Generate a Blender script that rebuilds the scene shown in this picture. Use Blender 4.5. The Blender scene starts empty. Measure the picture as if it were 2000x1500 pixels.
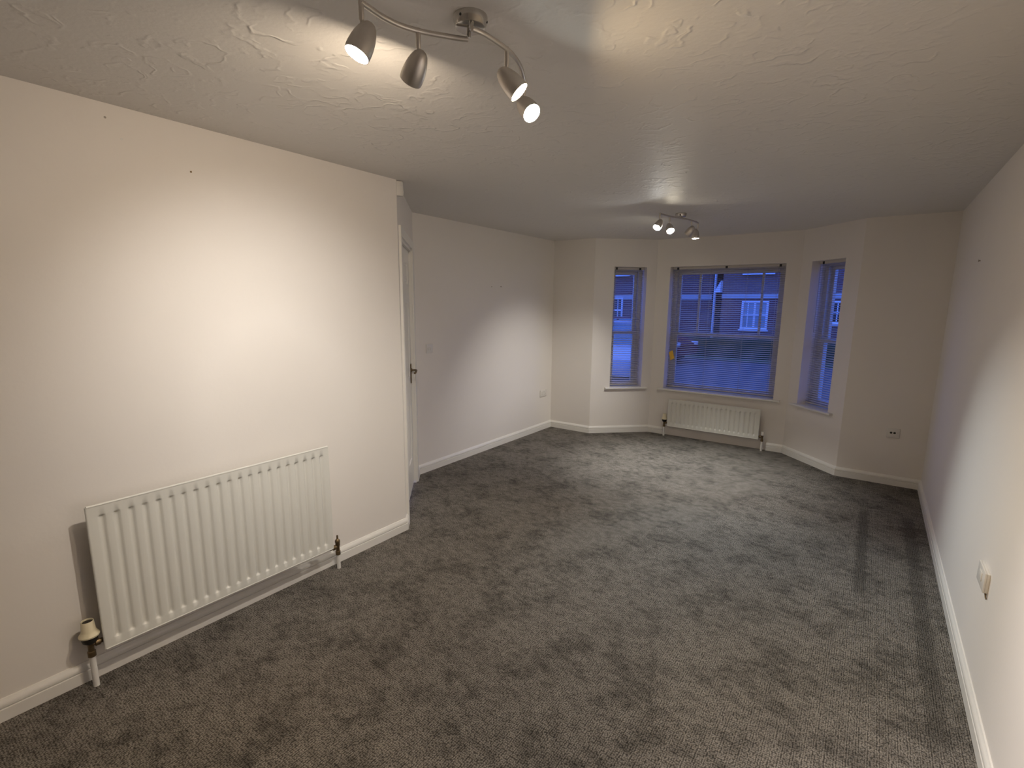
import bpy, bmesh, math, random
from mathutils import Vector, Matrix

random.seed(4)
S = bpy.context.scene
COL = S.collection
PI = math.pi

# ------------------------------------------------------------------ camera, world, exposure
YAW, PITCH, ROLL, F_PX, CAM_H = 0.6203, 0.1744, 0.0090, 981.62, 1.6219
_f = Vector((-math.sin(YAW) * math.cos(PITCH), math.cos(YAW) * math.cos(PITCH), -math.sin(PITCH)))
_r0 = Vector((math.cos(YAW), math.sin(YAW), 0))
_u0 = _r0.cross(_f)
_r = _r0 * math.cos(ROLL) + _u0 * math.sin(ROLL)
_u = _u0 * math.cos(ROLL) - _r0 * math.sin(ROLL)
cam_d = bpy.data.cameras.new('camera')
cam = bpy.data.objects.new('camera', cam_d)
COL.objects.link(cam)
cam.matrix_world = Matrix(((_r.x, _u.x, -_f.x, 0), (_r.y, _u.y, -_f.y, 0), (_r.z, _u.z, -_f.z, CAM_H), (0, 0, 0, 1)))
cam_d.sensor_width = 36.0
cam_d.lens = F_PX / 2000 * 36.0
cam_d.shift_y = 15.47 / 2000
cam_d.clip_start = 0.02
cam_d.clip_end = 300
S.camera = cam

world = bpy.data.worlds.new('dusk_sky')
S.world = world
world.use_nodes = True
_bg = world.node_tree.nodes['Background']
_bg.inputs[0].default_value = (0.095, 0.20, 1.0, 1)      # deep blue dusk sky
_bg.inputs[1].default_value = 2.05

S.view_settings.view_transform = 'Standard'
S.view_settings.look = 'None'
S.view_settings.gamma = 1.0
S.view_settings.use_curve_mapping = False
S.view_settings.exposure = 0.12

# lamp settings: warm bulbs in the front fitting, cooler ones in the window end fitting
WARM = (1.0, 0.80, 0.60)
COOL = (1.0, 0.93, 0.80)


# ------------------------------------------------------------------ materials
def new_mat(name):
    m = bpy.data.materials.new(name)
    m.use_nodes = True
    nt = m.node_tree
    return m, nt, nt.nodes, nt.links, nt.nodes['Principled BSDF']


def pmat(name, col, rough=0.5, metal=0.0, spec=0.5, var=0.06, vscale=14.0, bump=0.0, bscale=60.0):
    """a plain surface with slight noise in its colour and, if wanted, a fine bump"""
    m, nt, N, L, b = new_mat(name)
    b.inputs['Roughness'].default_value = rough
    b.inputs['Metallic'].default_value = metal
    b.inputs['Specular IOR Level'].default_value = spec
    tc = N.new('ShaderNodeTexCoord')
    nz = N.new('ShaderNodeTexNoise')
    nz.inputs['Scale'].default_value = vscale
    nz.inputs['Detail'].default_value = 4
    L.new(tc.outputs['Object'], nz.inputs['Vector'])
    mx = N.new('ShaderNodeMix')
    mx.data_type = 'RGBA'
    c = Vector(col)
    mx.inputs[6].default_value = (*(c * (1 - var)), 1)
    mx.inputs[7].default_value = (*(c * (1 + var)), 1)
    L.new(nz.outputs[0], mx.inputs[0])
    L.new(mx.outputs[2], b.inputs['Base Color'])
    if bump:
        n2 = N.new('ShaderNodeTexNoise')
        n2.inputs['Scale'].default_value = bscale
        n2.inputs['Detail'].default_value = 3
        L.new(tc.outputs['Object'], n2.inputs['Vector'])
        bp = N.new('ShaderNodeBump')
        bp.inputs['Strength'].default_value = bump
        bp.inputs['Distance'].default_value = 0.004
        L.new(n2.outputs[0], bp.inputs['Height'])
        L.new(bp.outputs[0], b.inputs['Normal'])
    return m


def math_node(nt, op, a=None, b=None, clamp=False):
    n = nt.nodes.new('ShaderNodeMath')
    n.operation = op
    n.use_clamp = clamp
    for i, v in enumerate((a, b)):
        if v is None:
            continue
        if isinstance(v, (int, float)):
            n.inputs[i].default_value = v
        else:
            nt.links.new(v, n.inputs[i])
    return n.outputs[0]


def smooth(nt, v, lo, hi):
    n = nt.nodes.new('ShaderNodeMapRange')
    n.interpolation_type = 'SMOOTHSTEP'
    n.inputs[1].default_value = lo
    n.inputs[2].default_value = hi
    nt.links.new(v, n.inputs[0])
    return n.outputs[0]


def wall_paint():
    return pmat('wall_paint', (0.81, 0.765, 0.722), rough=0.62, spec=0.3, var=0.012, vscale=3, bump=0.10, bscale=55)


def ceiling_mat():
    """white paint over combed, swirled plaster"""
    m, nt, N, L, b = new_mat('swirled_plaster')
    b.inputs['Base Color'].default_value = (0.74, 0.715, 0.685, 1)
    b.inputs['Roughness'].default_value = 0.55
    b.inputs['Specular IOR Level'].default_value = 0.2
    tc = N.new('ShaderNodeTexCoord')
    warp = N.new('ShaderNodeTexNoise')
    warp.inputs['Scale'].default_value = 5
    warp.inputs['Detail'].default_value = 3
    L.new(tc.outputs['Object'], warp.inputs['Vector'])
    wv = N.new('ShaderNodeVectorMath'); wv.operation = 'SCALE'
    wv.inputs['Scale'].default_value = 0.05
    L.new(warp.outputs['Color'], wv.inputs[0])
    ad = N.new('ShaderNodeVectorMath'); ad.operation = 'ADD'
    L.new(tc.outputs['Object'], ad.inputs[0]); L.new(wv.outputs[0], ad.inputs[1])
    hs = []
    for sc, off, freq in ((4.6, 0.0, 620.0), (6.7, 3.7, 820.0)):
        mp = N.new('ShaderNodeMapping')
        mp.inputs['Location'].default_value = (off, off * 0.6, 0)
        L.new(ad.outputs[0], mp.inputs[0])
        vo = N.new('ShaderNodeTexVoronoi')
        vo.voronoi_dimensions = '2D'
        vo.inputs['Scale'].default_value = sc
        L.new(mp.outputs[0], vo.inputs['Vector'])
        d = N.new('ShaderNodeVectorMath'); d.operation = 'DISTANCE'
        # distance in metres from the swirl's centre
        L.new(mp.outputs[0], d.inputs[0]); L.new(vo.outputs['Position'], d.inputs[1])
        s = math_node(nt, 'SINE', math_node(nt, 'MULTIPLY', d.outputs['Value'], freq))
        s = math_node(nt, 'POWER', math_node(nt, 'MAXIMUM', s, 0.0), 3.0)
        mk = N.new('ShaderNodeTexNoise')
        mk.inputs['Scale'].default_value = 9
        mk.inputs['Detail'].default_value = 4
        L.new(mp.outputs[0], mk.inputs['Vector'])
        mask = smooth(nt, mk.outputs[0], 0.43, 0.60)
        hs.append(math_node(nt, 'MULTIPLY', s, mask))
    h = math_node(nt, 'ADD', hs[0], hs[1])
    fine = N.new('ShaderNodeTexNoise')
    fine.inputs['Scale'].default_value = 70
    fine.inputs['Detail'].default_value = 4
    L.new(tc.outputs['Object'], fine.inputs['Vector'])
    h = math_node(nt, 'ADD', h, math_node(nt, 'MULTIPLY', fine.outputs[0], 0.55))
    bp = N.new('ShaderNodeBump')
    bp.inputs['Strength'].default_value = 0.85
    bp.inputs['Distance'].default_value = 0.0018
    L.new(h, bp.inputs['Height'])
    L.new(bp.outputs[0], b.inputs['Normal'])
    return m


def carpet_mat():
    m, nt, N, L, b = new_mat('ribbed_loop_carpet')
    b.inputs['Roughness'].default_value = 0.95
    b.inputs['Specular IOR Level'].default_value = 0.08
    tc = N.new('ShaderNodeTexCoord')
    P = tc.outputs['Object']
    sep = N.new('ShaderNodeSeparateXYZ'); L.new(P, sep.inputs[0])

    def noise(scale, detail=3, sx=1, sy=1, rough=0.55, rz=0.0):
        mp = N.new('ShaderNodeMapping'); mp.inputs['Scale'].default_value = (sx, sy, 1)
        mp.inputs['Rotation'].default_value = (0, 0, rz)
        L.new(P, mp.inputs[0])
        n = N.new('ShaderNodeTexNoise')
        n.inputs['Scale'].default_value = scale; n.inputs['Detail'].default_value = detail
        n.inputs['Roughness'].default_value = rough
        L.new(mp.outputs[0], n.inputs['Vector'])
        return n.outputs[0]
    # rows of loops
    wob = noise(35, 2)
    xw = math_node(nt, 'ADD', sep.outputs[0], math_node(nt, 'MULTIPLY', wob, 0.010))
    row = math_node(nt, 'SINE', math_node(nt, 'MULTIPLY', xw, 2 * PI / 0.0092))
    yw = math_node(nt, 'ADD', sep.outputs[1], math_node(nt, 'MULTIPLY', noise(60, 2), 0.010))
    loop = math_node(nt, 'SINE', math_node(nt, 'MULTIPLY', yw, 2 * PI / 0.009))
    tuft = noise(210, 3, 1, 1, 0.7)
    mpv = N.new('ShaderNodeMapping'); mpv.inputs['Scale'].default_value = (1.0, 0.78, 1)
    L.new(P, mpv.inputs[0])
    vor = N.new('ShaderNodeTexVoronoi'); vor.voronoi_dimensions = '2D'
    vor.inputs['Scale'].default_value = 140.0
    vor.inputs['Randomness'].default_value = 0.62
    L.new(mpv.outputs[0], vor.inputs['Vector'])
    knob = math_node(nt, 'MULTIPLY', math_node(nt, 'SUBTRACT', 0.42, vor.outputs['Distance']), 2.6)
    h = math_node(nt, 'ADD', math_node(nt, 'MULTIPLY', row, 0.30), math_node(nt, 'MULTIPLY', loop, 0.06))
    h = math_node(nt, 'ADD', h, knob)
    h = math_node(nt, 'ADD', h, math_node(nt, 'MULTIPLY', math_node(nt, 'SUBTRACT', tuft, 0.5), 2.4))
    # brushed and flattened patches
    p1 = noise(4.2, 9, 1.0, 1.0, 0.72, 0.5)
    p2 = noise(21, 6, 0.8, 1.2, 0.70, 0.4)
    pa = math_node(nt, 'ADD', math_node(nt, 'MULTIPLY', smooth(nt, p1, 0.37, 0.56), 0.50),
                   math_node(nt, 'MULTIPLY', smooth(nt, p2, 0.36, 0.60), 0.50))
    # worn tracks beside the right-hand wall
    tr = None
    for xc, w, y0, y1, k in ((0.092, 0.045, 3.25, 4.9, 0.85), (0.368, 0.05, 2.2, 4.9, 0.75)):
        dx = math_node(nt, 'ABSOLUTE', math_node(nt, 'SUBTRACT', sep.outputs[0], xc))
        dx = math_node(nt, 'ADD', dx, math_node(nt, 'MULTIPLY', math_node(nt, 'SUBTRACT', noise(16, 3), 0.5), 0.07))
        a = math_node(nt, 'SUBTRACT', 1.0, smooth(nt, dx, w * 0.4, w))
        a = math_node(nt, 'MULTIPLY', a, smooth(nt, sep.outputs[1], y0, y0 + 0.12))
        a = math_node(nt, 'MULTIPLY', a, math_node(nt, 'SUBTRACT', 1.0, smooth(nt, sep.outputs[1], y1 - 0.2, y1)))
        a = math_node(nt, 'MULTIPLY', a, k)
        tr = a if tr is None else math_node(nt, 'MAXIMUM', tr, a)
    pa = math_node(nt, 'MULTIPLY', pa, math_node(nt, 'SUBTRACT', 1.0, math_node(nt, 'MULTIPLY', tr, 0.85)))
    v = math_node(nt, 'ADD', math_node(nt, 'MULTIPLY', pa, 0.78), 0.47)
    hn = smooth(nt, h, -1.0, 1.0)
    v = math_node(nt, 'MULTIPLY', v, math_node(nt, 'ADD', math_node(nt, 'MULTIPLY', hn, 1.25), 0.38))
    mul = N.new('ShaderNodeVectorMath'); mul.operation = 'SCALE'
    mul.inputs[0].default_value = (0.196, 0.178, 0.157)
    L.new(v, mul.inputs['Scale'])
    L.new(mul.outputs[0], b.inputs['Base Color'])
    bp = N.new('ShaderNodeBump')
    bp.inputs['Strength'].default_value = 0.8
    bp.inputs['Distance'].default_value = 0.004
    L.new(h, bp.inputs['Height'])
    L.new(bp.outputs[0], b.inputs['Normal'])
    return m


def emit_mat(name, col, strength):
    m, nt, N, L, b = new_mat(name)
    b.inputs['Base Color'].default_value = (0.8, 0.8, 0.8, 1)
    b.inputs['Emission Color'].default_value = (*col, 1)
    b.inputs['Emission Strength'].default_value = strength
    return m


def glass_mat():
    m, nt, N, L, b = new_mat('window_glass')
    N.remove(b)
    out = N['Material Output']
    tr = N.new('ShaderNodeBsdfTransparent')
    tr.inputs[0].default_value = (0.93, 0.97, 0.97, 1)
    gl = N.new('ShaderNodeBsdfGlossy')
    gl.inputs['Roughness'].default_value = 0.02
    fr = N.new('ShaderNodeFresnel'); fr.inputs[0].default_value = 1.45
    mx = N.new('ShaderNodeMixShader')
    geo = N.new('ShaderNodeNewGeometry')
    front = math_node(nt, 'SUBTRACT', 1.0, geo.outputs['Backfacing'])
    L.new(math_node(nt, 'MULTIPLY', fr.outputs[0], front), mx.inputs[0]); L.new(tr.outputs[0], mx.inputs[1]); L.new(gl.outputs[0], mx.inputs[2])
    L.new(mx.outputs[0], out.inputs[0])
    return m


def brick_mat():
    m, nt, N, L, b = new_mat('red_brickwork')
    b.inputs['Roughness'].default_value = 0.9
    tc = N.new('ShaderNodeTexCoord')
    mp = N.new('ShaderNodeMapping')
    mp.inputs['Rotation'].default_value = (PI / 2, 0, 0)
    L.new(tc.outputs['Object'], mp.inputs[0])
    bt = N.new('ShaderNodeTexBrick')
    bt.inputs['Scale'].default_value = 1.0
    bt.inputs['Brick Width'].default_value = 0.225
    bt.inputs['Row Height'].default_value = 0.075
    bt.inputs['Mortar Size'].default_value = 0.006
    bt.inputs['Color1'].default_value = (0.23, 0.10, 0.08, 1)
    bt.inputs['Color2'].default_value = (0.19, 0.075, 0.065, 1)
    bt.inputs['Mortar'].default_value = (0.26, 0.23, 0.22, 1)
    L.new(mp.outputs[0], bt.inputs['Vector'])
    L.new(bt.outputs[0], b.inputs['Base Color'])
    return m


M = {
    'wall': wall_paint(), 'ceil': ceiling_mat(), 'carpet': carpet_mat(), 'glass': glass_mat(), 'brick': brick_mat(),
    'gloss': pmat('white_gloss_paint', (0.80, 0.775, 0.735), rough=0.28, var=0.015),
    'upvc': pmat('white_plastic_frame', (0.62, 0.60, 0.57), rough=0.35, var=0.02),
    'rad': pmat('radiator_enamel', (0.73, 0.72, 0.67), rough=0.33, var=0.012),
    'plate': pmat('white_switch_plastic', (0.74, 0.71, 0.67), rough=0.35, var=0.02),
    'dark': pmat('dark_slot', (0.02, 0.02, 0.02), rough=0.6),
    'nickel': pmat('brushed_nickel', (0.66, 0.62, 0.57), rough=0.42, metal=1.0, var=0.08, vscale=40),
    'chrome': pmat('polished_nickel', (0.58, 0.56, 0.53), rough=0.16, metal=1.0, var=0.03),
    'reflector': pmat('lamp_reflector', (0.8, 0.78, 0.74), rough=0.3, metal=0.8),
    'brass': pmat('aged_brass', (0.20, 0.145, 0.085), rough=0.45, metal=0.9, var=0.3, vscale=60),
    'cream': pmat('cream_plastic', (0.74, 0.66, 0.47), rough=0.4, var=0.03),
    'black': pmat('black_plastic', (0.014, 0.012, 0.011), rough=0.45),
    'pipe': pmat('painted_pipe', (0.76, 0.74, 0.71), rough=0.4, var=0.03),
    'slat': pmat('painted_aluminium_slat', (0.56, 0.52, 0.48), rough=0.4, var=0.02),
    'cord': pmat('blind_cord', (0.42, 0.40, 0.38), rough=0.8),
    'yellow': pmat('yellow_card', (0.85, 0.50, 0.06), rough=0.6, var=0.04),
    'print': pmat('printed_ink', (0.10, 0.06, 0.02), rough=0.6),
    'smudge': pmat('scuffed_filler', (0.40, 0.36, 0.32), rough=0.8),
    'asphalt': pmat('asphalt', (0.085, 0.085, 0.088), rough=0.9, var=0.25, vscale=3, bump=0.3, bscale=80),
    'grass': pmat('lawn_green', (0.06, 0.10, 0.035), rough=0.95, var=0.4, vscale=6, bump=0.6, bscale=40),
    'hedge': pmat('hedge_green', (0.03, 0.05, 0.02), rough=0.95, var=0.5, vscale=9, bump=1.0, bscale=18),
    'stone': pmat('pale_stone', (0.55, 0.54, 0.53), rough=0.8, var=0.08),
    'tile_roof': pmat('roof_tiles', (0.10, 0.08, 0.08), rough=0.9, var=0.3, vscale=8),
    'housewin': pmat('white_house_frame', (0.86, 0.87, 0.87), rough=0.4),
    'houseglass': pmat('house_glass', (0.30, 0.40, 0.42), rough=0.08, spec=0.9),
    'houseglassd': pmat('dark_house_glass', (0.03, 0.03, 0.035), rough=0.08, spec=0.6),
    'silver': pmat('silver_car_paint', (0.55, 0.56, 0.58), rough=0.25, metal=0.1),
    'redcar': pmat('dark_red_car_paint', (0.16, 0.03, 0.035), rough=0.25),
    'carglass': pmat('car_glass', (0.14, 0.22, 0.24), rough=0.05, spec=1.0),
    'tyre': pmat('tyre_rubber', (0.02, 0.02, 0.02), rough=0.9),
    'carlamp': pmat('car_lamp', (0.8, 0.8, 0.8), rough=0.15),
}


# ------------------------------------------------------------------ mesh helpers
def link_mesh(name, bm, mat, parent=None, smooth_ang=None):
    bmesh.ops.recalc_face_normals(bm, faces=bm.faces)
    me = bpy.data.meshes.new(name)
    bm.to_mesh(me)
    bm.free()
    me.materials.append(mat)
    o = bpy.data.objects.new(name, me)
    COL.objects.link(o)
    if parent is not None:
        o.parent = parent
    if smooth_ang is not None:
        for p in me.polygons:
            p.use_smooth = True
        if smooth_ang < 179:
            try:
                me.set_sharp_from_angle(angle=math.radians(smooth_ang))
            except Exception:
                pass
    return o


def box(bm, lo, hi, bevel=0.0, seg=2):
    c = [(a + b) / 2 for a, b in zip(lo, hi)]
    s = [b - a for a, b in zip(lo, hi)]
    r = bmesh.ops.create_cube(bm, size=1.0, matrix=Matrix.Translation(c) @ Matrix.Diagonal((*s, 1)))
    if bevel:
        vs = set(r['verts'])
        es = [e for e in bm.edges if e.verts[0] in vs and e.verts[1] in vs]
        bmesh.ops.bevel(bm, geom=es, offset=bevel, segments=seg, profile=0.5, affect='EDGES')
    return r['verts']


def lathe(bm, prof, seg=32, mtx=Matrix.Identity(4), cap0=True, cap1=True):
    """prof: (radius, z) along local z"""
    rings = []
    for r, z in prof:
        if r < 1e-6:
            rings.append([bm.verts.new(mtx @ Vector((0, 0, z)))])
        else:
            rings.append([bm.verts.new(mtx @ Vector((r * math.cos(2 * PI * i / seg), r * math.sin(2 * PI * i / seg), z))) for i in range(seg)])
    for a, b in zip(rings, rings[1:]):
        for i in range(seg):
            j = (i + 1) % seg
            if len(a) == 1 and len(b) == 1:
                continue
            if len(a) == 1:
                bm.faces.new((a[0], b[i], b[j]))
            elif len(b) == 1:
                bm.faces.new((a[i], a[j], b[0]))
            else:
                bm.faces.new((a[i], a[j], b[j], b[i]))
    if cap0 and len(rings[0]) > 1:
        bm.faces.new(rings[0])
    if cap1 and len(rings[-1]) > 1:
        bm.faces.new(rings[-1])


def tube(bm, pts, rad, seg=14):
    """a round bar swept along points"""
    pts = [Vector(p) for p in pts]
    rings = []
    up = Vector((0, 0, 1))
    for i, p in enumerate(pts):
        t = (pts[min(i + 1, len(pts) - 1)] - pts[max(i - 1, 0)]).normalized()
        ref = up if abs(t.dot(up)) < 0.95 else Vector((1, 0, 0))
        a = t.cross(ref).normalized()
        c = a.cross(t)
        rings.append([bm.verts.new(p + a * rad * math.cos(2 * PI * k / seg) + c * rad * math.sin(2 * PI * k / seg)) for k in range(seg)])
    for a, b in zip(rings, rings[1:]):
        for i in range(seg):
            j = (i + 1) % seg
            bm.faces.new((a[i], a[j], b[j], b[i]))
    bm.faces.new(rings[0]); bm.faces.new(rings[-1])


def spline(pts, n=8):
    """Catmull-Rom through the points"""
    P = [Vector(p) for p in pts]
    P = [P[0] * 2 - P[1]] + P + [P[-1] * 2 - P[-2]]
    out = []
    for i in range(1, len(P) - 2):
        for k in range(n):
            t = k / n
            a, b, c, d = P[i - 1:i + 3]
            out.append(0.5 * ((2 * b) + (c - a) * t + (2 * a - 5 * b + 4 * c - d) * t * t + (3 * b - a - 3 * c + d) * t ** 3))
    out.append(P[-2])
    return out


def extrude_poly(bm, pts, dirv):
    """a flat polygon given depth"""
    a = [bm.verts.new(Vector(p)) for p in pts]
    b = [bm.verts.new(Vector(p) + Vector(dirv)) for p in pts]
    bm.faces.new(a); bm.faces.new(b)
    for i in range(len(a)):
        j = (i + 1) % len(a)
        bm.faces.new((a[i], a[j], b[j], b[i]))


def tag(o, label, cat, group=None):
    o['label'] = label
    o['category'] = cat
    if group:
        o['group'] = group
    return o


def structure(o):
    o['kind'] = 'structure'
    return o


def empty(name, loc=(0, 0, 0), rz=0.0):
    o = bpy.data.objects.new(name, None)
    o.empty_display_size = 0.1
    COL.objects.link(o)
    o.location = loc
    o.rotation_euler = (0, 0, rz)
    return o


# ------------------------------------------------------------------ room plan
H = 2.4
XL, XL2, XR = -2.6072, -3.4011, 0.4884
YA, YB, YC, YE = 2.3431, 3.2300, 5.6528, 6.1903
A0 = Vector((XL, -1.9, 0)); A = Vector((XL, YA, 0)); B = Vector((XL2, YB, 0)); C_ = Vector((XL2, YC, 0))
D = Vector((-2.8234, YC, 0)); E_ = Vector((-2.2498, YE, 0)); F = Vector((-0.6923, YE, 0)); G = Vector((-0.1584, YC, 0))
Hc = Vector((XR, YC, 0)); I = Vector((XR, -1.9, 0))
PLAN = [A0, A, B, C_, D, E_, F, G, Hc, I]


class Wall:
    """local frame of one wall: x runs along it, y points out of the room, z is up"""
    def __init__(self, p, q):
        self.p, self.q = p, q
        self.len = (q - p).length
        self.d = (q - p).normalized()
        self.n = Vector((self.d.y, -self.d.x, 0))       # into the room
        self.rz = math.atan2(self.d.y, self.d.x)
        self.M = Matrix.Translation(p) @ Matrix.Rotation(self.rz, 4, 'Z')

    def at(self, s, t=0.0, z=0.0):
        """t is metres into the room"""
        return self.p + self.d * s + self.n * t + Vector((0, 0, z))


W_L, W_DOOR, W_FAR = Wall(A0, A), Wall(A, B), Wall(B, C_)
W_FL, W_BL, W_BC, W_BR, W_FR, W_R, W_BACK = Wall(C_, D), Wall(D, E_), Wall(E_, F), Wall(F, G), Wall(G, Hc), Wall(Hc, I), Wall(I, A0)


def build_wall(name, w, thick=0.25, hole=None, ext0=0.0, ext1=0.0):
    bm = bmesh.new()
    xs, zs = [-ext0, w.len + ext1], [-0.02, H + 0.02]
    if hole:
        x0, x1, z0, z1 = hole
        if z0 <= 0:
            z0 = -0.02
        xs = [-ext0, x0, x1, w.len + ext1]
        zs = [-0.02, z0, z1, H + 0.02] if z0 > 0 else [-0.02, z1, H + 0.02]
    V = {}

    def v(i, j, k):
        key = (i, j, k)
        if key not in V:
            V[key] = bm.verts.new((xs[i], thick * k, zs[j]))
        return V[key]

    def solid(i, j):
        if i < 0 or j < 0 or i >= len(xs) - 1 or j >= len(zs) - 1:
            return False
        if hole and i == 1 and abs(zs[j] - (hole[2] if hole[2] > 0 else -0.02)) < 1e-6:
            return False
        return True
    for i in range(len(xs) - 1):
        for j in range(len(zs) - 1):
            if not solid(i, j):
                continue
            for k in (0, 1):
                bm.faces.new((v(i, j, k), v(i + 1, j, k), v(i + 1, j + 1, k), v(i, j + 1, k)))
            if not solid(i - 1, j):
                bm.faces.new((v(i, j, 0), v(i, j + 1, 0), v(i, j + 1, 1), v(i, j, 1)))
            if not solid(i + 1, j):
                bm.faces.new((v(i + 1, j, 0), v(i + 1, j + 1, 0), v(i + 1, j + 1, 1), v(i + 1, j, 1)))
            if not solid(i, j - 1):
                bm.faces.new((v(i, j, 0), v(i + 1, j, 0), v(i + 1, j, 1), v(i, j, 1)))
            if not solid(i, j + 1):
                bm.faces.new((v(i, j + 1, 0), v(i + 1, j + 1, 0), v(i + 1, j + 1, 1), v(i, j + 1, 1)))
    o = structure(link_mesh(name, bm, M['wall']))
    o.matrix_world = w.M
    return o


WIN_Z0, WIN_Z1 = 0.588, 2.072
H_BL, H_BC, H_BR = (0.247, 0.661), (0.167, 1.414), (0.147, 0.574)
DOOR_S0, DOOR_S1, DOOR_TOP = 0.125, 0.995, 2.075

build_wall('wall_left', W_L, ext0=0.1)
build_wall('wall_doorway', W_DOOR, thick=0.12, hole=(DOOR_S0, DOOR_S1, 0, DOOR_TOP))
build_wall('wall_far_left', W_FAR, thick=0.2, ext1=0.2)
build_wall('wall_front_left', W_FL)
build_wall('wall_bay_left', W_BL, hole=(*H_BL, WIN_Z0, WIN_Z1))
build_wall('wall_bay_centre', W_BC, hole=(*H_BC, WIN_Z0, WIN_Z1))
build_wall('wall_bay_right', W_BR, hole=(*H_BR, WIN_Z0, WIN_Z1))
build_wall('wall_front_right', W_FR, ext1=0.2)
build_wall('wall_right', W_R, thick=0.2, ext1=0.1)
build_wall('wall_back', W_BACK, thick=0.2)


def slab(name, mat, z0, z1, grow=0.05):
    """floor or ceiling: the plan given thickness, its edge tucked under the walls"""
    bm = bmesh.new()
    n = len(PLAN)
    ring = []
    for i in range(n):
        n0 = Wall(PLAN[i - 1], PLAN[i]).n
        n1 = Wall(PLAN[i], PLAN[(i + 1) % n]).n
        ring.append(PLAN[i] - (n0 + n1) * (grow / (1 + n0.dot(n1))))
    extrude_poly(bm, [(p.x, p.y, z0) for p in ring], (0, 0, z1 - z0))
    return structure(link_mesh(name, bm, mat))


slab('floor', M['carpet'], -0.06, 0.0)
slab('ceiling', M['ceil'], H, H + 0.08)


# ------------------------------------------------------------------ skirting boards
PROF = [(0, 0), (0.018, 0), (0.018, 0.0500), (0.0168, 0.0515), (0.0115, 0.0530), (0.0115, 0.0552), (0.0168, 0.0570),
        (0.0172, 0.0640), (0.0155, 0.0720), (0.0115, 0.0790), (0.0075, 0.0840), (0.0055, 0.0880), (0, 0.0885)]


def baseboard(name, w, s0=0.0, s1=None, prev=None, nxt=None):
    s1 = w.len if s1 is None else s1
    bm = bmesh.new()

    def end(s, other):
        pts = []
        for t, z in PROF:
            if other is None:
                p = w.at(s, t, z)
            else:
                base = w.at(s)
                p = base + (w.n + other.n) * (t / (1 + w.n.dot(other.n))) + Vector((0, 0, z))
            pts.append(bm.verts.new(p))
        return pts
    a, b = end(s0, prev), end(s1, nxt)
    for i in range(len(a)):
        j = (i + 1) % len(a)
        bm.faces.new((a[i], a[j], b[j], b[i]))
    bm.faces.new(a); bm.faces.new(b)
    return structure(link_mesh(name, bm, M['gloss'], smooth_ang=30))


ARCH_W = 0.062
baseboard('baseboard_left', W_L, nxt=W_DOOR)
baseboard('baseboard_doorway_near', W_DOOR, 0, DOOR_S0 - ARCH_W + 0.006, prev=W_L)
baseboard('baseboard_doorway_far', W_DOOR, DOOR_S1 + ARCH_W - 0.006, None, nxt=W_FAR)
baseboard('baseboard_far_left', W_FAR, prev=W_DOOR, nxt=W_FL)
baseboard('baseboard_front_left', W_FL, prev=W_FAR, nxt=W_BL)
baseboard('baseboard_bay_left', W_BL, prev=W_FL, nxt=W_BC)
baseboard('baseboard_bay_centre_near_left', W_BC, 0, 0.205, prev=W_BL)
baseboard('baseboard_bay_centre_near_right', W_BC, 1.385, None, nxt=W_BR)
baseboard('baseboard_bay_right', W_BR, prev=W_BC, nxt=W_FR)
baseboard('baseboard_front_right', W_FR, prev=W_BR, nxt=W_R)
baseboard('baseboard_right', W_R, prev=W_FR)
baseboard('baseboard_back', W_BACK)


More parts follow.
